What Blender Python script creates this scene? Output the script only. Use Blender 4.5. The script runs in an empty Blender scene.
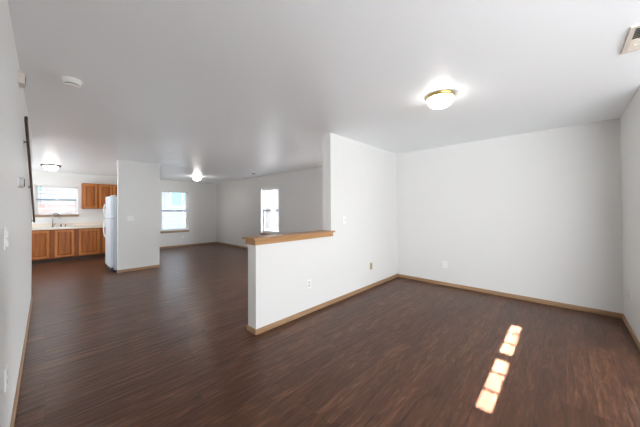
import bpy, bmesh, math, random
from mathutils import Vector, Matrix
random.seed(7)
C = bpy.context.scene.collection
sc = bpy.context.scene

# ------------------------------------------------------------------ camera
H = 2.44
cam = bpy.data.cameras.new('camera'); camo = bpy.data.objects.new('camera', cam); C.objects.link(camo)
cam.sensor_fit = 'HORIZONTAL'; cam.sensor_width = 36.0
cam.lens = 258.19 / 640 * 36
cam.shift_y = -(213.5 - 207.08) / 640
cam.clip_start = 0.02; cam.clip_end = 200
_a, _q, _r = math.radians(46.72), math.radians(0.614), math.radians(-0.3065)
F = Vector((math.sin(_a), math.cos(_a), 0)); R = Vector((math.cos(_a), -math.sin(_a), 0)); U = Vector((0, 0, 1))
F2 = F*math.cos(_q) + U*math.sin(_q); U2 = U*math.cos(_q) - F*math.sin(_q)
R3 = R*math.cos(_r) + U2*math.sin(_r); U3 = U2*math.cos(_r) - R*math.sin(_r)
M = Matrix((R3, U3, -F2)).transposed().to_4x4(); M.translation = Vector((0, 0, 1.336))
camo.matrix_world = M
sc.camera = camo

# ------------------------------------------------------------------ world, sun, exposure
sc.view_settings.view_transform = 'Standard'; sc.view_settings.look = 'None'
sc.view_settings.gamma = 1.0; sc.view_settings.use_curve_mapping = False
sc.view_settings.exposure = 0.50
W = bpy.data.worlds.new('sky'); sc.world = W; W.use_nodes = True
nt = W.node_tree; nt.nodes.clear()
wo = nt.nodes.new('ShaderNodeOutputWorld'); bg = nt.nodes.new('ShaderNodeBackground')
sky = nt.nodes.new('ShaderNodeTexSky'); sky.sky_type = 'NISHITA'; sky.sun_disc = False
sky.sun_elevation = math.radians(27); sky.sun_rotation = math.radians(270); sky.dust_density = 3.0
mul = nt.nodes.new('ShaderNodeMix'); mul.data_type = 'RGBA'; mul.blend_type = 'MIX'; mul.inputs[0].default_value = 0.72
sc1 = nt.nodes.new('ShaderNodeVectorMath'); sc1.operation = 'SCALE'; sc1.inputs[3].default_value = 0.28
nt.links.new(sky.outputs[0], sc1.inputs[0]); nt.links.new(sc1.outputs[0], mul.inputs[6])
mul.inputs[7].default_value = (1.0, 1.0, 1.02, 1)
nt.links.new(mul.outputs[2], bg.inputs[0]); nt.links.new(bg.outputs[0], wo.inputs[0])
bg.inputs[1].default_value = 2.7
SUN_E = math.radians(26.6)
sun = bpy.data.lights.new('sun', 'SUN'); sun.energy = 185.0; sun.angle = math.radians(0.5); sun.color = (0.90, 0.93, 1.0)
suno = bpy.data.objects.new('sun', sun); C.objects.link(suno)
suno.rotation_euler = Vector((math.cos(SUN_E), 0, -math.sin(SUN_E))).to_track_quat('-Z', 'Y').to_euler()
suno.location = (-8, 0.4, 8)
# daylight: area lamps added to brighten the rooms, one outside each made-up window
def fill_light(loc, rot, w, h, watts, col=(.94, .975, 1.0)):
    l = bpy.data.lights.new('fill_light', 'AREA'); l.shape = 'RECTANGLE'; l.size = w; l.size_y = h; l.energy = watts; l.color = col
    o = bpy.data.objects.new('fill_light', l); C.objects.link(o); o.location = loc; o.rotation_euler = rot
fill_light((2.33, -9.22, 1.15), (math.radians(108), 0, 0), 4.2, 2.0, 215)
fill_light((-.36, -4.4, 1.15), (math.radians(110), 0, math.radians(-90)), 7.0, 1.9, 345)
fill_light((6.1, 3.5, 1.75), (math.radians(80), 0, math.radians(90)), 3.0, 2.6, 700)
fill_light((-2.79, 8.2, 1.5), (math.radians(125), 0, math.radians(-90)), 2.3, 1.1, 95)
sc.cycles.use_light_tree = False
sc.cycles.use_adaptive_sampling = False
sc.cycles.max_bounces = 12; sc.cycles.diffuse_bounces = 8; sc.cycles.sample_clamp_indirect = 6.0
sc.cycles.caustics_reflective = False; sc.cycles.caustics_refractive = False
LAMP = dict(near=(12, 0.30), dining=(25, 0.3), kitchen=(19, 0.3))
LAMP_COL = (1.0, 0.95, 0.88, 1)

# ------------------------------------------------------------------ mesh helpers
def bx(bm, x0, x1, y0, y1, z0, z1):
    v = [bm.verts.new(p) for p in ((x0,y0,z0),(x1,y0,z0),(x1,y1,z0),(x0,y1,z0),(x0,y0,z1),(x1,y0,z1),(x1,y1,z1),(x0,y1,z1))]
    fs = [bm.faces.new([v[i] for i in f]) for f in ((0,3,2,1),(4,5,6,7),(0,1,5,4),(1,2,6,5),(2,3,7,6),(3,0,4,7))]
    return v, fs
def bevel(bm, w, seg=2):
    bmesh.ops.recalc_face_normals(bm, faces=bm.faces)
    es = [e for e in bm.edges if len(e.link_faces) == 2 and e.calc_face_angle(0) > 0.6]
    bmesh.ops.bevel(bm, geom=es, offset=w, segments=seg, profile=0.7, affect='EDGES', clamp_overlap=True)
def box(*a, bev=0, seg=2):
    bm = bmesh.new(); bx(bm, *a)
    if bev: bevel(bm, bev, seg)
    return bm
def lathe(prof, n=48, axis='Z', c=(0,0,0)):
    bm = bmesh.new(); rings = []
    for r, z in prof:
        ring = []
        for i in range(n):
            a = 2*math.pi*i/n
            p = (r*math.cos(a), r*math.sin(a), z)
            if axis == 'Y': p = (p[0], p[2], p[1])
            if axis == 'X': p = (p[2], p[0], p[1])
            ring.append(bm.verts.new(Vector(p)+Vector(c)))
            if r < 1e-6: break
        rings.append(ring)
    for A, B in zip(rings, rings[1:]):
        for i in range(n):
            j = (i+1) % n
            q = [A[i % len(A)], A[j % len(A)], B[j % len(B)], B[i % len(B)]]
            u = []
            for v in q:
                if v not in u: u.append(v)
            if len(u) >= 3: bm.faces.new(u)
    bmesh.ops.recalc_face_normals(bm, faces=bm.faces)
    return bm
def tube(bm, pts, rad, n=12, cap=True):
    pts = [Vector(p) for p in pts]; rings = []; up = None
    rads = rad if isinstance(rad, (list, tuple)) else [rad]*len(pts)
    for i, p in enumerate(pts):
        t = (pts[min(i+1, len(pts)-1)] - pts[max(i-1, 0)]).normalized()
        if up is None:
            up = Vector((0,0,1)) if abs(t.z) < .9 else Vector((1,0,0))
        s = t.cross(up).normalized(); up = s.cross(t).normalized()
        rings.append([bm.verts.new(p + rads[i]*(math.cos(2*math.pi*k/n)*s + math.sin(2*math.pi*k/n)*up)) for k in range(n)])
    for A, B in zip(rings, rings[1:]):
        for k in range(n): bm.faces.new((A[k], A[(k+1)%n], B[(k+1)%n], B[k]))
    if cap: bm.faces.new(rings[0][::-1]); bm.faces.new(rings[-1])
    return bm
def prism(poly, y0, y1, axis='Y'):
    """extrude polygon given in (a, b) between y0 and y1 along axis"""
    bm = bmesh.new()
    def P(a, b, t): return {'Y': (a, t, b), 'X': (t, a, b), 'Z': (a, b, t)}[axis]
    A = [bm.verts.new(P(a, b, y0)) for a, b in poly]; B = [bm.verts.new(P(a, b, y1)) for a, b in poly]
    bm.faces.new(A); bm.faces.new(B[::-1])
    for i in range(len(A)):
        j = (i+1) % len(A); bm.faces.new((A[i], B[i], B[j], A[j]))
    bmesh.ops.recalc_face_normals(bm, faces=bm.faces)
    return bm
def obj(name, bm, m, parent=None, smooth=False, label=None):
    me = bpy.data.meshes.new(name); bm.to_mesh(me); bm.free()
    if smooth:
        for p in me.polygons: p.use_smooth = True
        try: me.set_sharp_from_angle(angle=math.radians(35))
        except Exception: pass
    me.materials.append(m)
    o = bpy.data.objects.new(name, me); C.objects.link(o)
    if parent: o.parent = parent
    if label: o['label'] = label
    return o
def struct(name, bm, m, parent=None, smooth=False):
    o = obj(name, bm, m, parent, smooth)
    if not parent: o['kind'] = 'structure'
    return o
def thing(name, label, cat, loc=(0,0,0), rz=0, group=None):
    o = bpy.data.objects.new(name, None); C.objects.link(o); o.empty_display_size = .1
    o.location = loc; o.rotation_euler = (0, 0, rz); o['label'] = label; o['category'] = cat
    if group: o['group'] = group
    return o
def tag(o, label, cat, group=None):
    o['label'] = label; o['category'] = cat
    if group: o['group'] = group
    return o
def dup(root, loc, rz, label):
    r = root.copy(); C.objects.link(r); r.location = loc; r.rotation_euler = (0, 0, rz); r['label'] = label
    for ch in list(root.children):
        c = ch.copy(); C.objects.link(c); c.parent = r
        for g in ch.children:
            d = g.copy(); C.objects.link(d); d.parent = c
    return r
def gridwall(name, ax, a0, a1, t0, t1, z0, z1, holes, m, kind=True):
    """wall along axis ax from a0 to a1, thickness t0..t1, with rectangular openings (a, a, z, z)"""
    A = sorted({a0, a1, *[h[0] for h in holes], *[h[1] for h in holes]})
    Z = sorted({z0, z1, *[h[2] for h in holes], *[h[3] for h in holes]})
    solid = {}
    for i in range(len(A)-1):
        for k in range(len(Z)-1):
            ca, cz = (A[i]+A[i+1])/2, (Z[k]+Z[k+1])/2
            solid[i, k] = not any(h[0] < ca < h[1] and h[2] < cz < h[3] for h in holes)
    bm = bmesh.new(); vc = {}
    def V(a, t, z):
        if (a, t, z) not in vc: vc[a, t, z] = bm.verts.new((a, t, z) if ax == 'X' else (t, a, z))
        return vc[a, t, z]
    for (i, k), s in solid.items():
        if not s: continue
        p, q, u, w = A[i], A[i+1], Z[k], Z[k+1]
        for t in (t0, t1): bm.faces.new([V(p,t,u), V(q,t,u), V(q,t,w), V(p,t,w)])
        for (di, dk, f) in ((-1,0,((p,t0,u),(p,t1,u),(p,t1,w),(p,t0,w))), (1,0,((q,t0,u),(q,t1,u),(q,t1,w),(q,t0,w))),
                            (0,-1,((p,t0,u),(q,t0,u),(q,t1,u),(p,t1,u))), (0,1,((p,t0,w),(q,t0,w),(q,t1,w),(p,t1,w)))):
            if not solid.get((i+di, k+dk), False): bm.faces.new([V(*c) for c in f])
    bmesh.ops.recalc_face_normals(bm, faces=bm.faces)
    return struct(name, bm, m)

# ------------------------------------------------------------------ materials
def mat(name, col=(.8,.8,.8), rough=.5, metal=0, spec=.5, emit=None, estr=0):
    m = bpy.data.materials.new(name); m.use_nodes = True
    b = m.node_tree.nodes['Principled BSDF']
    b.inputs['Base Color'].default_value = (*col, 1); b.inputs['Roughness'].default_value = rough
    b.inputs['Metallic'].default_value = metal; b.inputs['Specular IOR Level'].default_value = spec
    if emit:
        b.inputs['Emission Color'].default_value = emit; b.inputs['Emission Strength'].default_value = estr
    return m
def noisebump(m, scale, strength, dist=.002, vscale=(1,1,1), coltweak=0, detail=4):
    """procedural bump and a slight tone variation from noise"""
    n = m.node_tree.nodes; l = m.node_tree.links; b = n['Principled BSDF']
    tc = n.new('ShaderNodeTexCoord'); mp = n.new('ShaderNodeMapping'); mp.inputs['Scale'].default_value = vscale
    no = n.new('ShaderNodeTexNoise'); no.inputs['Scale'].default_value = scale; no.inputs['Detail'].default_value = detail
    bu = n.new('ShaderNodeBump'); bu.inputs['Strength'].default_value = strength; bu.inputs['Distance'].default_value = dist
    l.new(tc.outputs['Object'], mp.inputs[0]); l.new(mp.outputs[0], no.inputs['Vector'])
    l.new(no.outputs[0], bu.inputs['Height']); l.new(bu.outputs[0], b.inputs['Normal'])
    if coltweak:
        base = b.inputs['Base Color'].default_value[:3]
        r = n.new('ShaderNodeValToRGB')
        r.color_ramp.elements[0].position = .3; r.color_ramp.elements[1].position = .7
        r.color_ramp.elements[0].color = (*[c*(1-coltweak) for c in base], 1)
        r.color_ramp.elements[1].color = (*[min(1, c*(1+coltweak)) for c in base], 1)
        l.new(no.outputs[0], r.inputs[0]); l.new(r.outputs[0], b.inputs['Base Color'])
    return m
def wood(name, dark, light, rough=.4, scale=14, vscale=(1,1,.08), contrast=(.3,.7)):
    m = mat(name, light, rough)
    n = m.node_tree.nodes; l = m.node_tree.links; b = n['Principled BSDF']
    tc = n.new('ShaderNodeTexCoord'); mp = n.new('ShaderNodeMapping'); mp.inputs['Scale'].default_value = vscale
    no = n.new('ShaderNodeTexNoise'); no.inputs['Scale'].default_value = scale; no.inputs['Detail'].default_value = 6
    no.inputs['Roughness'].default_value = .65; no.inputs['Distortion'].default_value = .6
    r = n.new('ShaderNodeValToRGB'); r.color_ramp.elements[0].position = contrast[0]; r.color_ramp.elements[1].position = contrast[1]
    r.color_ramp.elements[0].color = (*dark, 1); r.color_ramp.elements[1].color = (*light, 1)
    bu = n.new('ShaderNodeBump'); bu.inputs['Strength'].default_value = .15; bu.inputs['Distance'].default_value = .001
    l.new(tc.outputs['Object'], mp.inputs[0]); l.new(mp.outputs[0], no.inputs['Vector']); l.new(no.outputs[0], r.inputs[0])
    l.new(r.outputs[0], b.inputs['Base Color']); l.new(no.outputs[0], bu.inputs['Height']); l.new(bu.outputs[0], b.inputs['Normal'])
    return m

WALL = noisebump(mat('wall_paint', (.735, .73, .715), .40, spec=.35), 90, .10, .001)
CEIL = noisebump(mat('ceiling_paint', (.925, .955, .975), .34, spec=.45), 55, .35, .002, detail=3)
OAK_X = wood('oak_trim_x', (.26, .145, .075), (.43, .27, .155), .4, 16, (.08, 1, 1))
OAK_Y = wood('oak_trim_y', (.26, .145, .075), (.43, .27, .155), .4, 16, (1, .08, 1))
LEDGE = wood('oak_ledge_wood', (.33, .16, .06), (.50, .28, .125), .35, 16, (.08, 1, 1))
CAB = wood('cabinet_oak', (.22, .060, .012), (.41, .135, .030), .35, 22, (1, 1, .07))
CABX = wood('cabinet_oak_rail', (.20, .055, .012), (.33, .11, .028), .4, 22, (1, 1, .07))
CABF = wood('cabinet_oak_frame', (.36, .115, .027), (.52, .20, .055), .35, 22, (1, 1, .07))
for _m in (CAB, CABX, CABF): _m.node_tree.nodes['Principled BSDF'].inputs['Specular IOR Level'].default_value = .25
DARKW = wood('dark_handrail_wood', (.035, .018, .010), (.12, .065, .035), .35, 20, (1, .1, 1))
WHITE = mat('white_plastic', (.83, .83, .81), .35)
VINYL = mat('white_vinyl', (.85, .86, .87), .3)
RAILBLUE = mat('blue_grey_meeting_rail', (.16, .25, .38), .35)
SHADOWLINE = mat('dark_slot', (.02, .02, .02), .6)
APPL = noisebump(mat('white_appliance_enamel', (.68, .73, .80), .28), 160, .05, .0006)
CHROME = mat('brushed_nickel', (.20, .195, .19), .25, metal=1)
STEEL = mat('stainless_steel', (.6, .6, .6), .3, metal=1)
BRASS = mat('polished_brass', (.62, .43, .14), .22, metal=1)
BRONZE = mat('dark_bronze_rim', (.06, .05, .04), .4, metal=.6)
IVORY = mat('ivory_brass_plate', (.52, .42, .20), .35, metal=.4)
LAMIN = noisebump(mat('cream_laminate', (.72, .64, .54), .35), 120, .02, .0005, coltweak=.06)
TOE = mat('toe_kick_vinyl', (.075, .045, .03), .7)
TAN = mat('beige_register_paint', (.66, .60, .52), .4)
BEIGE = mat('beige_plastic', (.66, .62, .56), .45)

def glow(name, strength):
    return mat(name, (.9, .88, .84), .3, emit=LAMP_COL, estr=strength)

def floor_mat():
    m = mat('dark_plank_floor', (.08, .04, .03), .29, spec=.22)
    n = m.node_tree.nodes; l = m.node_tree.links; b = n['Principled BSDF']
    tc = n.new('ShaderNodeTexCoord')
    br = n.new('ShaderNodeTexBrick'); br.offset = .37; br.offset_frequency = 3
    br.inputs['Color1'].default_value = (0,0,0,1); br.inputs['Color2'].default_value = (1,1,1,1); br.inputs['Mortar'].default_value = (.5,.5,.5,1)
    br.inputs['Scale'].default_value = 1; br.inputs['Mortar Size'].default_value = .0012; br.inputs['Mortar Smooth'].default_value = .1
    br.inputs['Bias'].default_value = 0; br.inputs['Brick Width'].default_value = 1.22; br.inputs['Row Height'].default_value = .152
    l.new(tc.outputs['Object'], br.inputs['Vector'])
    # shift the grain per plank
    add = n.new('ShaderNodeVectorMath'); add.operation = 'MULTIPLY_ADD'
    add.inputs[1].default_value = (7.3, 3.1, 5.7)
    l.new(br.outputs['Color'], add.inputs[0]); l.new(tc.outputs['Object'], add.inputs[2])
    def noise(scale, vs, det, dist, rough=.6):
        mp = n.new('ShaderNodeMapping'); mp.inputs['Scale'].default_value = vs; l.new(add.outputs[0], mp.inputs[0])
        no = n.new('ShaderNodeTexNoise'); no.inputs['Scale'].default_value = scale; no.inputs['Detail'].default_value = det
        no.inputs['Distortion'].default_value = dist; no.inputs['Roughness'].default_value = rough
        l.new(mp.outputs[0], no.inputs['Vector']); return no
    g1 = noise(5, (.7, 3.0, 1), 7, .9)      # broad cathedral patches
    g2 = noise(26, (.22, 2.2, 1), 5, .6)      # fine streaks
    r1 = n.new('ShaderNodeValToRGB'); e = r1.color_ramp.elements
    e[0].position = .24; e[0].color = (.030, .0135, .0085, 1)
    e[1].position = .72; e[1].color = (.200, .093, .050, 1)
    k = r1.color_ramp.elements.new(.52); k.color = (.092, .040, .023, 1)
    mix = n.new('ShaderNodeMath'); mix.operation = 'MULTIPLY_ADD'; mix.inputs[1].default_value = .45
    s2 = n.new('ShaderNodeMath'); s2.operation = 'MULTIPLY'; s2.inputs[1].default_value = .55
    l.new(g1.outputs[0], s2.inputs[0]); l.new(g2.outputs[0], mix.inputs[0]); l.new(s2.outputs[0], mix.inputs[2])
    pl = n.new('ShaderNodeMath'); pl.operation = 'MULTIPLY_ADD'; pl.inputs[1].default_value = .10
    sub = n.new('ShaderNodeMath'); sub.operation = 'SUBTRACT'; sub.inputs[1].default_value = .05
    l.new(br.outputs['Color'], pl.inputs[0]); l.new(mix.outputs[0], sub.inputs[0]); l.new(sub.outputs[0], pl.inputs[2])
    l.new(pl.outputs[0], r1.inputs[0])
    # seams
    mx = n.new('ShaderNodeMix'); mx.data_type = 'RGBA'; l.new(br.outputs['Fac'], mx.inputs[0]); l.new(r1.outputs[0], mx.inputs[6])
    mx.inputs[7].default_value = (.010, .006, .005, 1); l.new(mx.outputs[2], b.inputs['Base Color'])
    # hand scraped relief: ripples along the plank, rougher grain
    g3 = noise(7, (.25, 3.6, 1), 2, .3)
    bu = n.new('ShaderNodeBump'); bu.inputs['Strength'].default_value = .55; bu.inputs['Distance'].default_value = .010
    l.new(g3.outputs[0], bu.inputs['Height'])
    bu2 = n.new('ShaderNodeBump'); bu2.inputs['Strength'].default_value = .12; bu2.inputs['Distance'].default_value = .001
    l.new(g2.outputs[0], bu2.inputs['Height']); l.new(bu.outputs[0], bu2.inputs['Normal']); l.new(bu2.outputs[0], b.inputs['Normal'])
    return m
FLOOR = floor_mat()

def glass_mat():
    m = bpy.data.materials.new('window_glass'); m.use_nodes = True
    n = m.node_tree.nodes; l = m.node_tree.links; n.clear()
    o = n.new('ShaderNodeOutputMaterial'); mx = n.new('ShaderNodeMixShader'); t = n.new('ShaderNodeBsdfTransparent')
    t.inputs[0].default_value = (.95, .97, .98, 1)
    g = n.new('ShaderNodeBsdfGlossy'); g.inputs['Roughness'].default_value = .02
    f = n.new('ShaderNodeFresnel'); f.inputs[0].default_value = 1.2
    l.new(f.outputs[0], mx.inputs[0]); l.new(t.outputs[0], mx.inputs[1]); l.new(g.outputs[0], mx.inputs[2]); l.new(mx.outputs[0], o.inputs[0])
    return m
GLASS = glass_mat()

# ------------------------------------------------------------------ the shell
XL, XE, YR, YP, YK = -.142, 4.802, -.5175, 2.411, 10.336
YS = -9.0          # made-up depth behind the camera, so the added windows light the room evenly
XW = -2.6          # far left side of the kitchen
T = .14
plan = [(XL-.05, YS-T), (XE+T, YS-T), (XE+T, YK+T), (XW-T, YK+T), (XW-T, 5.68), (XL-.05, 5.68)]
struct('floor', prism(plan, -.12, 0, 'Z'), FLOOR)
struct('ceiling', prism(plan, H, H+.12, 'Z'), CEIL)

KWIN = (-.21, .646, 1.243, 2.07)
DWIN = (2.787, 3.707, .60, 2.07)
EWIN = (6.234, 7.157, .60, 2.06)

FILLWIN_S = (.2, 4.45, .10, 2.20)  # unseen window added far behind the camera as a way in for light
FILLWIN_W = (-8.0, -.8, .15, 2.15)  # unseen, added in the left wall to brighten the near room
SIDE = (.357, .447, 1.05, 1.94)   # narrow side light behind the camera, sun comes through it
gridwall('wall_north', 'X', XW-T, XE+T, YK, YK+T, 0, H, [KWIN, DWIN], WALL)
FILLWIN_E = (2.72, 4.30, .10, 1.32)    # unseen opening added behind the tall partition to let fill light in
FILLWIN_K = (7.0, 9.4, .95, 2.05)  # unseen, added to brighten the kitchen and its ceiling
gridwall('wall_east', 'Y', YS, YK, XE, XE+T, 0, H, [EWIN, FILLWIN_E], WALL)
gridwall('wall_south', 'X', XL-.05, XE+T, YS-T, YS, 0, H, [FILLWIN_S], WALL)
struct('wall_right', box(3.66, XE-.0005, YR-T, YR, 0, H), WALL)
gridwall('wall_left', 'Y', YS, 5.80, XL-.05, XL, 0, H, [SIDE, FILLWIN_W], WALL)
gridwall('wall_stair', 'X', XW, XL-.05, 5.68, 5.80, 0, H, [], WALL)
gridwall('wall_west', 'Y', 5.68, YK, XW-T, XW, 0, H, [FILLWIN_K], WALL)
PT = .155
# partition: low part, then full height to the east wall
bm = prism([(1.549, 0), (XE, 0), (XE, H), (2.785, H), (2.785, .985), (1.549, .985)], YP, YP+PT)
struct('wall_partition', bm, WALL)
# kitchen / dining divider: short face towards the camera, long wall running back
YF = 6.99
bm = prism([(1.071, YF), (1.856, YF), (1.856, YK), (1.736, YK), (1.736, YF+.12), (1.071, YF+.12)], 0, H, 'Z')
struct('wall_divider', bm, WALL)

# baseboards
BH, BT = .060, .013
def bb(name, x0, x1, y0, y1, m):
    return struct(name, box(x0, x1, y0, y1, 0, BH, bev=.003, seg=1), m)
bb('baseboard_east', XE-BT, XE, YR, YP, OAK_Y)
bb('baseboard_east_dining', XE-BT, XE, YP+PT, YK, OAK_Y)
bb('baseboard_right', 3.66, XE-BT, YR, YR+BT, OAK_X)
bb('baseboard_left', XL, XL+BT, YS, 5.80+BT, OAK_Y)
bb('baseboard_left_return', XW, XL, 5.80, 5.80+BT, OAK_X)
bb('baseboard_north_dining', 1.856+BT, XE-BT, YK-BT, YK, OAK_X)
bb('baseboard_divider_side', 1.856, 1.856+BT, YF, YK, OAK_Y)
bb('baseboard_divider_front', 1.071-BT, 1.856+BT, YF-BT, YF, OAK_X)
bb('baseboard_partition_front', 1.549-BT, XE-BT, YP-BT, YP, OAK_X)
bb('baseboard_partition_end', 1.549-BT, 1.549, YP, YP+PT, OAK_Y)
bb('baseboard_partition_back', 1.549-BT, XE-BT, YP+PT, YP+PT+BT, OAK_X)

# oak cap on the low wall with its apron boards, notched round the tall wall's corner
cap = thing('oak_ledge', 'oak ledge capping the low white half wall in the middle of the room', 'ledge', (1.549, YP, .985))
y0, y1 = -.045, PT+.045
L = 2.785-1.549
bm = prism([(-.05, y0), (L+.045, y0), (L+.045, -.001), (L-.001, -.001), (L-.001, PT+.001), (L+.045, PT+.001), (L+.045, y1), (-.05, y1)], .032, .052, 'Z')
bevel(bm, .004, 2); obj('ledge_board', bm, LEDGE, cap)
obj('sub_board', box(-.02, L-.002, 0, PT, .001, .031), LEDGE, cap)
obj('apron', box(-.022, L+.022, -.022, -.001, -.024, .031, bev=.003), LEDGE, cap)
obj('apron', box(-.022, L+.022, PT+.001, PT+.022, -.024, .031, bev=.003), LEDGE, cap)
obj('apron', box(-.022, -.001, -.0005, PT+.0005, -.024, .0005, bev=.002), LEDGE, cap)

# ------------------------------------------------------------------ windows (local x = width, +y = outside, z up)
def window(num, centre, rz, w, z0, z1, blind=True, sill=True, hung=True):
    e = bpy.data.objects.new('window_%d' % num, None); C.objects.link(e); e['kind'] = 'structure'
    e.location = (*centre, 0); e.rotation_euler = (0, 0, rz)
    h = w/2; f = .045
    def frame(a0, a1, b0, b1, y0, y1, f):
        bm = bmesh.new()
        bx(bm, a0, a1, y0, y1, b1-f, b1); bx(bm, a0, a1, y0, y1, b0, b0+f)
        bx(bm, a0, a0+f, y0, y1, b0+f, b1-f); bx(bm, a1-f, a1, y0, y1, b0+f, b1-f)
        return bm
    obj('window_frame', frame(-h, h, z0, z1, .075, .14, .035), VINYL, e)
    zm = (z0+z1)/2
    if hung:
        for nm, (b0, b1), (ya, yb) in (('upper_sash', (zm-.015, z1-.034), (.105, .13)), ('lower_sash', (z0+.034, zm-.012), (.078, .104))):
            s = obj(nm, frame(-h+.034, h-.034, b0, b1, ya, yb, .032), VINYL, e)
            ym = (ya+yb)/2
            bm = bmesh.new(); v = [bm.verts.new(p) for p in ((-h+.06, ym, b0+.03), (h-.06, ym, b0+.03), (h-.06, ym, b1-.03), (-h+.06, ym, b1-.03))]; bm.faces.new(v)
            obj('pane', bm, GLASS, s)
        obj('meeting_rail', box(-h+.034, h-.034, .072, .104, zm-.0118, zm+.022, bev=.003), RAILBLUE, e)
        obj('sash_lock', box(-.03, .03, .056, .0718, zm-.004, zm+.016, bev=.003), WHITE, e)
    else:
        for k in range(3):
            a0 = -h+.034+k*(w-.068)/3; a1 = a0+(w-.068)/3
            s = obj('sash', frame(a0, a1, z0+.034, z1-.034, .09, .12, .04), VINYL, e)
            bm = bmesh.new(); v = [bm.verts.new(p) for p in ((a0+.03, .105, z0+.06), (a1-.03, .105, z0+.06), (a1-.03, .105, z1-.06), (a0+.03, .105, z1-.06))]; bm.faces.new(v)
            obj('pane', bm, GLASS, s)
    if sill:
        obj('window_sill', box(-h-.03, h+.03, -.045, .075, z0-.022, z0, bev=.004), OAK_X if abs(math.sin(rz)) < .5 else OAK_X, e)
        obj('sill_apron', box(-h-.015, h+.015, -.016, -.0005, z0-.066, z0-.0225, bev=.003), OAK_X, e)
    return e
window(1, ((KWIN[0]+KWIN[1])/2, YK), 0, KWIN[1]-KWIN[0], KWIN[2], KWIN[3])
window(2, ((DWIN[0]+DWIN[1])/2, YK), 0, DWIN[1]-DWIN[0], DWIN[2], DWIN[3])
window(3, (XE, (EWIN[0]+EWIN[1])/2), -math.pi/2, EWIN[1]-EWIN[0], EWIN[2], EWIN[3])
window(4, ((FILLWIN_S[0]+FILLWIN_S[1])/2, YS), math.pi, FILLWIN_S[1]-FILLWIN_S[0], FILLWIN_S[2], FILLWIN_S[3], sill=False, hung=False)  # this and the next three are unseen, added for their light
window(6, (XL-.05, (FILLWIN_W[0]+FILLWIN_W[1])/2), math.pi/2, FILLWIN_W[1]-FILLWIN_W[0], FILLWIN_W[2], FILLWIN_W[3], sill=False, hung=False)
window(8, (XE, (FILLWIN_E[0]+FILLWIN_E[1])/2), -math.pi/2, FILLWIN_E[1]-FILLWIN_E[0], FILLWIN_E[2], FILLWIN_E[3], sill=False, hung=False)
window(7, (XW, (FILLWIN_K[0]+FILLWIN_K[1])/2), math.pi/2, FILLWIN_K[1]-FILLWIN_K[0], FILLWIN_K[2], FILLWIN_K[3], hung=False)
# two unseen blocks added to stop the low sun except through a gap
struct('sun_blocker_west', box(-14, -8, .56, 16, -.14, 13.5), WALL)
struct('sun_blocker_southwest', box(-14, -8, -12, .26, -.14, 13.5), WALL)
# side light in the left wall, six small lights in two groups of three
e = bpy.data.objects.new('window_5', None); C.objects.link(e); e['kind'] = 'structure'; e.location = (XL-.05, 0, 0)
bm = bmesh.new()
ys0, ys1 = SIDE[0], SIDE[1]
tan = math.tan(SUN_E)
zs = sorted([(x - (XL-.025))*tan for x in (2.00, 2.245, 2.523, 2.761, 2.912, 3.148, 3.435, 3.676)])
bx(bm, .02, .03, ys0, ys1, SIDE[2], zs[0]); bx(bm, .02, .03, ys0, ys1, zs[-1], SIDE[3])
bx(bm, .02, .03, ys0, ys1, zs[3], zs[4])
for z in (zs[1], zs[2], zs[5], zs[6]): bx(bm, .02, .03, ys0, ys1, z-.0075, z+.0075)
struct('muntin_frame', bm, VINYL, e)
bm = bmesh.new(); bm.faces.new([bm.verts.new(p) for p in ((.025, ys0, SIDE[2]), (.025, ys1, SIDE[2]), (.025, ys1, SIDE[3]), (.025, ys0, SIDE[3]))])
struct('pane', bm, GLASS, e)

# blinds gathered at the top of the three visible windows, each with a wand
def blind(cx, cy, rz, w, ztop, label):
    t = thing('window_blind', label, 'blind', (cx, cy, ztop), rz, 'white mini blinds')
    h = w/2-.012
    obj('headrail', box(-h, h, .012, .042, -.032, -.002, bev=.003), WHITE, t)
    bm = bmesh.new()
    for k in range(9): bx(bm, -h+.004, h-.004, .014, .040, -.036-.0042*k-.0028, -.036-.0042*k)
    obj('slats', bm, WHITE, t)
    bm = bmesh.new(); tube(bm, [(-h+.10, .008, -.03), (-h+.10, .008, -.62)], .005, 8); obj('wand', bm, mat('clear_wand', (.35,.36,.38), .2), t)
    return t
blind((KWIN[0]+KWIN[1])/2, YK, 0, KWIN[1]-KWIN[0], KWIN[3], 'white mini blind drawn up at top of window over kitchen sink')
blind((DWIN[0]+DWIN[1])/2, YK, 0, DWIN[1]-DWIN[0], DWIN[3], 'white mini blind drawn up at top of tall window right of the column wall')
blind(XE, (EWIN[0]+EWIN[1])/2, -math.pi/2, EWIN[1]-EWIN[0], EWIN[3], 'white mini blind drawn up in window seen above the half wall ledge')

# ------------------------------------------------------------------ ceiling lights
def ceiling_light(x, y, r, drop, rim, strength, label, name='ceiling_light', q=.95):
    t = thing(name, label, 'light', (x, y, H), 0, 'flush ceiling lights')
    rh = .030
    obj('rim', lathe([(r*.93, -.0005), (r*1.02, -.0005), (r*1.03, -.008), (r*1.0, -.016), (r*1.03, -.024), (r*1.0, -rh), (r*.93*q/.95, -rh)], 56), rim, t, True)
    prof = []
    for k in range(11):
        a = k/10*math.pi/2
        prof.append((r*q*math.cos(a)**.8 if k < 10 else 0, -rh-(drop-rh)*math.sin(a)))
    prof.insert(0, (r*q, -.012))
    obj('glass_shade', lathe(prof, 56), glow('lit_glass_'+name+str(int(x*100)), strength), t, True)
    return t
ceiling_light(2.63, .86, .125, .115, BRASS, LAMP['near'][0], 'round flush ceiling light with brass rim, glowing, large and nearest, right of centre')
ceiling_light(3.34, 8.60, .13, .14, BRONZE, LAMP['dining'][0], 'small glowing flush ceiling light far off above the dining end, right of column wall')
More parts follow.
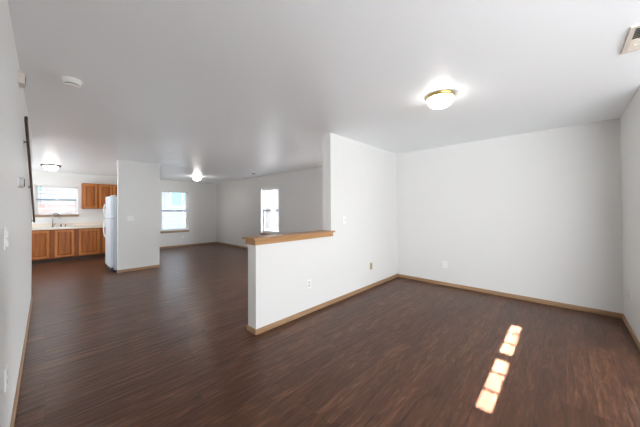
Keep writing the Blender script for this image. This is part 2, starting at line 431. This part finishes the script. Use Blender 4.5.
ceiling_light(.08, 8.90, .17, .13, BRONZE, LAMP['kitchen'][0], 'glowing flush ceiling light with dark rim over the kitchen floor', q=.74)

# smoke detector
t = thing('smoke_detector', 'round white smoke detector on the ceiling near the left wall', 'smoke detector', (.146, 3.0, H))
obj('base_plate', lathe([(0, -.0005), (.064, -.0005), (.066, -.006), (.062, -.014), (0, -.014)], 48), WHITE, t, True)
obj('cover', lathe([(.056, -.0145), (.058, -.030), (.052, -.036), (.052, -.0365), (0, -.0365)], 48), WHITE, t, True)
obj('vent_ring', lathe([(.045, -.037), (.047, -.041), (.044, -.046), (0, -.046)], 48), mat('grey_vent_grille', (.10,.10,.10), .5), t, True)
obj('cap', lathe([(.050, -.0465), (.048, -.053), (.034, -.058), (0, -.059)], 48), WHITE, t, True)
# far small sensor
t = thing('ceiling_sensor', 'tiny round sensor on the ceiling above the window behind the half wall', 'sensor', (4.22, 6.68, H))
obj('base_plate', lathe([(0, -.0005), (.06, -.0005), (.06, -.012), (0, -.012)], 32), WHITE, t, True)
obj('grille', lathe([(.045, -.0125), (.042, -.03), (0, -.034)], 32), mat('sensor_grey', (.25,.25,.25), .5), t, True)
# air register in the corner
t = thing('air_register', 'beige metal air vent with dark slots in the ceiling by the right wall', 'vent', (2.62, -.40, H))
w2, d2, f = .185, .088, .024
bm = bmesh.new()
for a in ((-w2, w2, -d2, -d2+f), (-w2, w2, d2-f, d2), (-w2, -w2+f, -d2+f, d2-f), (w2-f, w2, -d2+f, d2-f)): bx(bm, *a, -.010, -.0005)
obj('frame', bm, TAN, t)
obj('duct_opening', box(-w2+f, w2-f, -d2+f, d2-f, -.002, -.0005), SHADOWLINE, t)
bm = bmesh.new()
for k in range(14):      # two-way register: the blades lean one way in one half, the other way in the other
    x = -w2+f+.010+k*.0235; lean = .013 if k < 7 else -.013
    v, _ = bx(bm, x-.0007, x+.0007, -d2+f, d2-f, -.012, -.0022)
    for q in v:
        q.co.x += lean*(1 if q.co.z > -.005 else -1)*.6
obj('louvre_blades', bm, TAN, t)
obj('damper_lever', box(.06, .066, .030, .045, -.022, -.010), TAN, t)

# ------------------------------------------------------------------ plates and devices (local: plate in xz plane, front = -y)
def outlet(loc, rz, label, m=WHITE, face=WHITE):
    t = thing('electrical_outlet', label, 'outlet', loc, rz)
    obj('cover_plate', box(-.035, .035, -.006, -.0003, -.057, .057, bev=.003), m, t)
    for s in (-1, 1):
        r = obj('receptacle', box(-.017, .017, -.0085, -.0062, s*.02-.014, s*.02+.014, bev=.001), face, t)
        bm = bmesh.new()
        for dx in (-.007, .007): bx(bm, dx-.0012, dx+.0012, -.0092, -.0086, s*.02-.002, s*.02+.007)
        bx(bm, -.002, .002, -.0092, -.0086, s*.02-.010, s*.02-.006)
        obj('slots', bm, SHADOWLINE, r)
    return t
GREYP = mat('pale_grey_receptacle', (.62, .62, .60), .4)
outlet((2.344, YP, .375), 0, 'pale outlet low on the white half wall below the oak ledge', face=GREYP)
outlet((3.829, YP, .368), 0, 'brass coloured outlet plate low on the white wall near the corner', IVORY, mat('tan_receptacle', (.40,.33,.20), .4))
outlet((XE, 1.519, .366), -math.pi/2, 'white outlet low on the wide back wall just right of the room corner')
outlet((4.46, YR, .39), math.pi, 'white outlet low on the right wall near the corner')
outlet((3.50, YK, .37), 0, 'white outlet under the tall dining window in the far wall')
outlet((XL, 2.12, .47), math.pi/2, 'white outlet low on the left wall beside the camera')
def switch(loc, rz, label, gangs=1, rocker=False):
    t = thing('light_switch', label, 'light switch', loc, rz)
    w = .035+.023*(gangs-1)
    obj('cover_plate', box(-w, w, -.006, -.0003, -.057, .057, bev=.003), WHITE, t)
    for g in range(gangs):
        x = (g-(gangs-1)/2)*.046
        if rocker:
            for s in (-1, 1): obj('rocker', box(x-.017, x+.017, -.013, -.0062, s*.0225-.020, s*.0225+.020, bev=.003), WHITE, t)
        else:
            v = box(x-.005, x+.005, -.018, -.0062, -.008, .012, bev=.002); obj('toggle', v, WHITE, t)
    return t
switch((3.088, YP, 1.18), 0, 'white light switch at mid height on the bright tall wall')
switch((1.29, YF, 1.168), 0, 'white double light switch on the column wall right of the refrigerator', 2)
switch((XL, 2.05, 1.20), math.pi/2, 'white stacked rocker switch at mid height on the left wall', 1, True)
# door chime and thermostat, seen edge on along the left wall
t = thing('door_chime', 'small boxy door chime high on the left wall near the ceiling', 'door chime', (XL, 2.92, 2.312))
obj('housing', box(.0005, .032, -.05, .06, -.038, .038, bev=.003), BEIGE, t)
obj('mounting_plate', box(.0003, .004, -.06, .07, -.043, .043), BEIGE, t)
bm = bmesh.new()
for k in range(3): bx(bm, .0325, .034, -.035+k*.025, -.025+k*.025, -.028, .028)
obj('speaker_slots', bm, SHADOWLINE, t)
t = thing('thermostat', 'small pale thermostat at eye height on the left wall beside the handrail', 'thermostat', (XL, 2.92, 1.55))
obj('wall_plate', box(.0003, .006, -.05, .05, -.045, .045, bev=.002), WHITE, t)
obj('dial_housing', lathe([(.040, .006), (.040, .024), (.036, .030), (0, .030)], 40, 'X'), mat('grey_thermostat_plastic', (.6,.6,.6), .35), t, True)
obj('dial_ring', lathe([(.030, .0302), (.028, .034), (0, .034)], 40, 'X'), CHROME, t, True)

# handrail sloping down along the left wall
t = thing('stair_handrail', 'dark brown wooden handrail sloping down along the left wall', 'handrail', (XL, 3.3, 0))
a, b_ = Vector((.024, 0, 2.125)), Vector((.024, 2.44, 1.19))
bm = bmesh.new()
d = (b_-a).normalized(); up = Vector((1,0,0)).cross(d).normalized(); n_ = 12
def railring(p, sx=.011, sz=.026):
    return [bm.verts.new(p + Vector((1,0,0))*sx*math.copysign(abs(math.cos(q))**.7, math.cos(q)) + up*sz*math.copysign(abs(math.sin(q))**.7, math.sin(q))) for q in [2*math.pi*k/16 for k in range(16)]]
rs = [railring(a, .010, .02), railring(a+d*.012), railring(b_-d*.012), railring(b_, .010, .02)]
for A, B in zip(rs, rs[1:]):
    for k in range(16): bm.faces.new((A[k], A[(k+1)%16], B[(k+1)%16], B[k]))
bm.faces.new(rs[0]); bm.faces.new(rs[-1][::-1]); bmesh.ops.recalc_face_normals(bm, faces=bm.faces)
obj('rail', bm, DARKW, t, True)
for s in (.12, .5, .95):
    p = a.lerp(b_, s)
    bm = bmesh.new(); tube(bm, [(0.004, p.y, p.z-.040), (.016, p.y, p.z-.038), (.022, p.y, p.z-.034), (.022, p.y, p.z-.022)], .006, 10)
    br = obj('bracket', bm, BRONZE, t, True)
    obj('rosette', lathe([(.018, .0005), (.018, .003), (0, .004)], 24, 'X', (0, p.y, p.z-.040)), BRONZE, br, True)

# ------------------------------------------------------------------ kitchen
def raised_door(parent, name, x0, x1, z0, z1, y, knob=None):
    """frame and raised panel, front face towards -y at y"""
    s = .05
    bm = bmesh.new()
    bx(bm, x0, x0+s, y, y+.019, z0, z1); bx(bm, x1-s, x1, y, y+.019, z0, z1)
    bx(bm, x0+s, x1-s, y, y+.019, z1-s, z1); bx(bm, x0+s, x1-s, y, y+.019, z0, z0+s)
    dr = obj(name, bm, CABF, parent)
    bm = bmesh.new()
    A = [(x0+s, z0+s), (x1-s, z0+s), (x1-s, z1-s), (x0+s, z1-s)]
    i = .028
    B = [(x0+s+i, z0+s+i), (x1-s-i, z0+s+i), (x1-s-i, z1-s-i), (x0+s+i, z1-s-i)]
    va = [bm.verts.new((p[0], y+.014, p[1])) for p in A]; vb = [bm.verts.new((p[0], y+.004, p[1])) for p in B]
    for k in range(4): bm.faces.new((va[k], va[(k+1)%4], vb[(k+1)%4], vb[k]))
    bm.faces.new(vb); bmesh.ops.recalc_face_normals(bm, faces=bm.faces)
    obj('panel', bm, CAB, dr)
    return dr
YB = YK-.001
def base_cab(x0, x1, doors, label):
    t = thing('base_cabinet', label, 'cabinet', (x0, 9.72, 0), 0, 'oak base cabinets')
    w = x1-x0
    bm = bmesh.new(); bx(bm, 0.0005, w-.0005, .02, YB-9.72, .10, .68)   # open above, under the worktop
    bx(bm, .0005, .016, .02, YB-9.72, .68, .858); bx(bm, w-.016, w-.0005, .02, YB-9.72, .68, .858); bx(bm, .016, w-.016, YB-9.74, YB-9.72, .68, .858); obj('carcass', bm, CAB, t)
    # face frame
    bm = bmesh.new(); xs = [0]+[v-x0 for dd in doors for v in dd]+[w]
    bx(bm, .0005, w-.0005, 0, .0195, .82, .858); bx(bm, .0005, w-.0005, 0, .0195, .10, .135)
    for k in range(0, len(xs), 2): bx(bm, max(xs[k]-.008, .0005), min(xs[k+1]+.008, w-.0005), 0, .0195, .135, .82)
    obj('face_frame', bm, CABX, t)
    for d0, d1 in doors: raised_door(t, 'door', d0-x0, d1-x0, .125, .832, -.0195)
    obj('toe_kick', box(.0005, w-.0005, .075, .09, 0, .099), TOE, t)
    return t
base_cab(-1.60, -.745, [(-1.57,-1.19), (-1.155,-.775)], 'oak base cabinet with two doors at the far left of the kitchen')
base_cab(-.745, .115, [(-.715,-.335), (-.30,.065)], 'oak base cabinet under the kitchen sink, beside the left wall edge')
base_cab(.115, .58, [(.165,.535)], 'oak base cabinet with one door, second from the left in the kitchen')
base_cab(.58, 1.10, [(.63,1.065)], 'oak base cabinet with one wide door beside the refrigerator')
base_cab(1.10, 1.734, [(1.135,1.40), (1.43,1.70)], 'oak base cabinet half hidden behind the refrigerator')

# countertop with sink cut-out, one slab
t = thing('kitchen_countertop', 'cream laminate countertop running along the oak base cabinets', 'countertop', (0, 9.69, .86))
SX0, SX1, SY0, SY1 = -.20, .56, .10, .50
dep = YB-9.69
bm = bmesh.new()
bx(bm, -1.62, 1.734, 0, SY0, 0, .038); bx(bm, -1.62, 1.734, SY1, dep, 0, .038)
bx(bm, -1.62, SX0, SY0, SY1, 0, .038); bx(bm, SX1, 1.734, SY0, SY1, 0, .038)
obj('slab', bm, LAMIN, t)
obj('backsplash', box(-1.62, 1.734, dep-.018, dep-.0005, .0385, .145, bev=.004), LAMIN, t)
t = thing('kitchen_sink', 'stainless steel sink set into the cream countertop under the window', 'sink', (0, 9.69, .898))
bm = bmesh.new()
for a in ((SX0-.015, SX1+.015, SY0-.015, SY0+.012), (SX0-.015, SX1+.015, SY1-.012, SY1+.015), (SX0-.015, SX0+.012, SY0+.012, SY1-.012), (SX1-.012, SX1+.015, SY0+.012, SY1-.012), (.17, .19, SY0+.012, SY1-.012)): bx(bm, *a, .0003, .006)
obj('rim', bm, STEEL, t)
for xa, xb in ((SX0+.012, .168), (.192, SX1-.012)):
    bm = bmesh.new(); A = (xa, xb, SY0+.012, SY1-.012); s = .02
    top = [bm.verts.new(p) for p in ((A[0],A[2],.0),(A[1],A[2],.0),(A[1],A[3],.0),(A[0],A[3],.0))]
    bot = [bm.verts.new(p) for p in ((A[0]+s,A[2]+s,-.17),(A[1]-s,A[2]+s,-.17),(A[1]-s,A[3]-s,-.17),(A[0]+s,A[3]-s,-.17))]
    for k in range(4): bm.faces.new((top[k], top[(k+1)%4], bot[(k+1)%4], bot[k]))
    bm.faces.new(bot)
    obj('basin', bm, STEEL, t)
# gooseneck tap
t = thing('kitchen_faucet', 'tall gooseneck kitchen faucet in dark nickel at the sink', 'faucet', (.13, 10.245, .899))
obj('base_plate', lathe([(0, 0), (.034, 0), (.034, .008), (.022, .02), (0, .022)], 32), CHROME, t, True)
pts = [(0, 0, .02), (0, 0, .30)]
for k in range(1, 13):
    a = math.pi - k/12*math.pi*1.05
    pts.append((.065+.065*math.cos(a), -.03*(k/12), .30+.075*math.sin(a)))
pts.append((.137, -.033, .235))
bm = bmesh.new(); tube(bm, pts, [.014]*2+[.012]*12+[.014], 14); obj('spout', bm, CHROME, t, True)
bm = bmesh.new(); tube(bm, [(0, -.01, .05), (.045, -.03, .085), (.07, -.035, .10)], [.009, .007, .006], 10); obj('lever', bm, CHROME, t, True)
t = thing('side_sprayer', 'small dark sink sprayer standing right of the tall faucet', 'sprayer', (.29, 10.245, .899))
obj('holder', lathe([(0, 0), (.022, 0), (.022, .01), (.015, .03), (0, .03)], 24), CHROME, t, True)
bm = bmesh.new(); tube(bm, [(0,0,.03), (0,0,.06), (.012,-.02,.075)], [.012, .014, .010], 12); obj('nozzle', bm, CHROME, t, True)
t = thing('soap_pump', 'small soap pump at the right end of the sink fittings', 'soap pump', (.38, 10.245, .899))
obj('collar', lathe([(0, 0), (.018, 0), (.018, .02), (.008, .025), (.008, .06), (0, .06)], 24), CHROME, t, True)
bm = bmesh.new(); tube(bm, [(0,0,.062), (.01,-.02,.068), (.015,-.06,.058)], [.010, .007, .005], 10); obj('pump_spout', bm, CHROME, t, True)

# wall cabinets
def wall_cab(x0, x1, z0, doors, label):
    t = thing('wall_cabinet', label, 'cabinet', (x0, 10.036, z0), 0, 'oak wall cabinets')
    w = x1-x0; h = 2.142-z0
    obj('carcass', box(.0005, w-.0005, .0005, YB-10.036, 0, h), CAB, t)
    for d0, d1 in doors: raised_door(t, 'door', d0-x0, d1-x0, .02, h-.02, -.0195)
    return t
wall_cab(.715, 1.06, 1.405, [(.735, 1.04)], 'oak wall cabinet with one door, nearest the kitchen window')
wall_cab(1.06, 1.734, 1.405, [(1.085, 1.385), (1.41, 1.71)], 'oak wall cabinet with two doors above the refrigerator')

# refrigerator: back against the divider, doors towards the kitchen (-x)
FX, FY0, FY1 = .965, 7.165, 7.87
t = thing('refrigerator', 'white top freezer refrigerator standing behind the column wall', 'refrigerator', (FX, FY0, 0))
D, Wd = 1.72-FX, FY1-FY0
obj('cabinet_body', box(.065, D, 0, Wd, .04, 1.655, bev=.012, seg=3), APPL, t, True)
def fridge_door(nm, z0, z1):
    o = obj(nm, box(0, .058, .002, Wd-.002, z0, z1, bev=.014, seg=4), APPL, t, True); return o
fz = fridge_door('freezer_door', 1.175, 1.665); fd = fridge_door('fridge_door', .10, 1.163)
obj('gasket', box(.058, .065, .012, Wd-.012, .11, 1.65), mat('grey_gasket', (.35,.35,.36), .6), t)
bm = bmesh.new(); bx(bm, .02, .06, .02, Wd-.02, .02, .092); obj('kick_grille', bm, mat('dark_grille', (.05,.05,.055), .5), t)
def handle(parent, z0, z1, bow):
    n = 14; pts = []
    for k in range(n+1):
        s = k/n; z = z0+(z1-z0)*s
        pts.append((-.038*math.sin(math.pi*min(1, max(0, s)))**.45 - .0, Wd-.06, z))
    bm = bmesh.new(); tube(bm, pts, .013, 10); obj('handle', bm, WHITE, parent, True)
handle(fz, 1.20, 1.50, 1); handle(fd, .72, 1.14, 1)
bm = bmesh.new()
for (x, y) in ((.08, .05), (.08, Wd-.05), (D-.06, .05), (D-.06, Wd-.05)):
    f_ = obj('foot', lathe([(0, .0), (.02, .0), (.02, .04), (0, .04)], 16, 'Z', (x, y, 0)), SHADOWLINE, t)
bm.free()
obj('hinge_cover', box(.01, .10, .01, .07, 1.6655, 1.68, bev=.004), WHITE, t)

# ------------------------------------------------------------------ outdoors
def siding(name, c, pitch=.16):
    m = mat(name, c, .6)
    n = m.node_tree.nodes; l = m.node_tree.links; b = n['Principled BSDF']
    tc = n.new('ShaderNodeTexCoord'); sp = n.new('ShaderNodeSeparateXYZ'); l.new(tc.outputs['Object'], sp.inputs[0])
    dv = n.new('ShaderNodeMath'); dv.operation = 'DIVIDE'; dv.inputs[1].default_value = pitch; l.new(sp.outputs[2], dv.inputs[0])
    fr = n.new('ShaderNodeMath'); fr.operation = 'FRACT'; l.new(dv.outputs[0], fr.inputs[0])
    bu = n.new('ShaderNodeBump'); bu.invert = True; bu.inputs['Strength'].default_value = 1; bu.inputs['Distance'].default_value = .02
    l.new(fr.outputs[0], bu.inputs['Height']); l.new(bu.outputs[0], b.inputs['Normal'])
    return m
SID = siding('cream_lap_siding', (.47, .46, .45)); SID2 = siding('pale_blue_grey_siding', (.44, .48, .52))
BRICK = mat('rosy_brick', (.62, .36, .30), .8)
_n = BRICK.node_tree.nodes; _br = _n.new('ShaderNodeTexBrick'); _tc = _n.new('ShaderNodeTexCoord'); _mp = _n.new('ShaderNodeMapping')
_mp.inputs['Rotation'].default_value = (math.pi/2, 0, 0)
_br.inputs['Color1'].default_value = (.58,.33,.29,1); _br.inputs['Color2'].default_value = (.64,.40,.36,1); _br.inputs['Mortar'].default_value = (.60,.56,.53,1)
_br.inputs['Scale'].default_value = 1; _br.inputs['Brick Width'].default_value = .6; _br.inputs['Row Height'].default_value = .2; _br.inputs['Mortar Size'].default_value = .025
BRICK.node_tree.links.new(_tc.outputs['Object'], _mp.inputs[0]); BRICK.node_tree.links.new(_mp.outputs[0], _br.inputs['Vector'])
BRICK.node_tree.links.new(_br.outputs[0], _n['Principled BSDF'].inputs['Base Color'])
ROOF = noisebump(mat('grey_shingles', (.30, .31, .33), .8), 20, .4, .01, coltweak=.2)
BLUEG = mat('sky_blue_window_glass', (.30, .52, .62), .12)
CONC = noisebump(mat('pale_concrete_ground', (.74, .73, .71), .8), 8, .2, .01, coltweak=.08)
bm = bmesh.new(); bx(bm, -30, 35, -25, YS-T, -.32, -.14); bx(bm, -30, 35, YK+T, 40, -.32, -.14)
bx(bm, -30, XW-T, YS-T, YK+T, -.32, -.14); bx(bm, XW-T, XL-.05, YS-T, 5.68, -.32, -.14); bx(bm, XE+T, 35, YS-T, YK+T, -.32, -.14)
struct('ground', bm, CONC)

def house(name, label, loc, rz, w, d, h, wall, wins, brick=0):
    t = thing(name, label, 'house', loc, rz)
    z0 = brick
    obj('wall', box(-w/2, w/2, 0, d, z0, h), wall, t)
    if brick: obj('brick_base', box(-w/2-.05, w/2+.05, -.06, d+.05, 0, brick), BRICK, t)
    bm = prism([(-.5, h+.001), (d+.5, h+.001), (d/2, h+d*.10)], -w/2-.4, w/2+.4, 'X'); obj('roof', bm, ROOF, t)
    for (a, b, c, e_) in wins:
        bm = bmesh.new(); f = .07
        bx(bm, a-f, b+f, -.05, -.001, e_, e_+f); bx(bm, a-f, b+f, -.05, -.001, c-f, c); bx(bm, a-f, a, -.05, -.001, c, e_); bx(bm, b, b+f, -.05, -.001, c, e_)
        bx(bm, (a+b)/2-.03, (a+b)/2+.03, -.04, -.002, c, e_)
        fr_ = obj('window', bm, VINYL, t)
        obj('pane', box(a, b, -.015, -.0015, c, e_), BLUEG, fr_)
    return t
house('neighbour_house', 'pale sided house with rosy brick base seen through the kitchen window', (-2.4, 16.5, -.14), 0, 7.2, 7, 3.4, SID, [(1.6,2.3,2.35,3.2)], 1.75)
house('neighbour_house', 'pale blue grey house with wide window seen through the tall dining window', (6.2, 17.0, -.14), 0, 6.0, 7, 3.1, SID2, [(-1.1,.15,1.75,2.75)], 0)
house('neighbour_house', 'pale sided house seen through the window above the half wall ledge', (12.0, 11.5, -.14), -math.pi/2, 12.0, 7, 3.2, SID, [(-2.2,-1.4,.9,2.1)], 0)
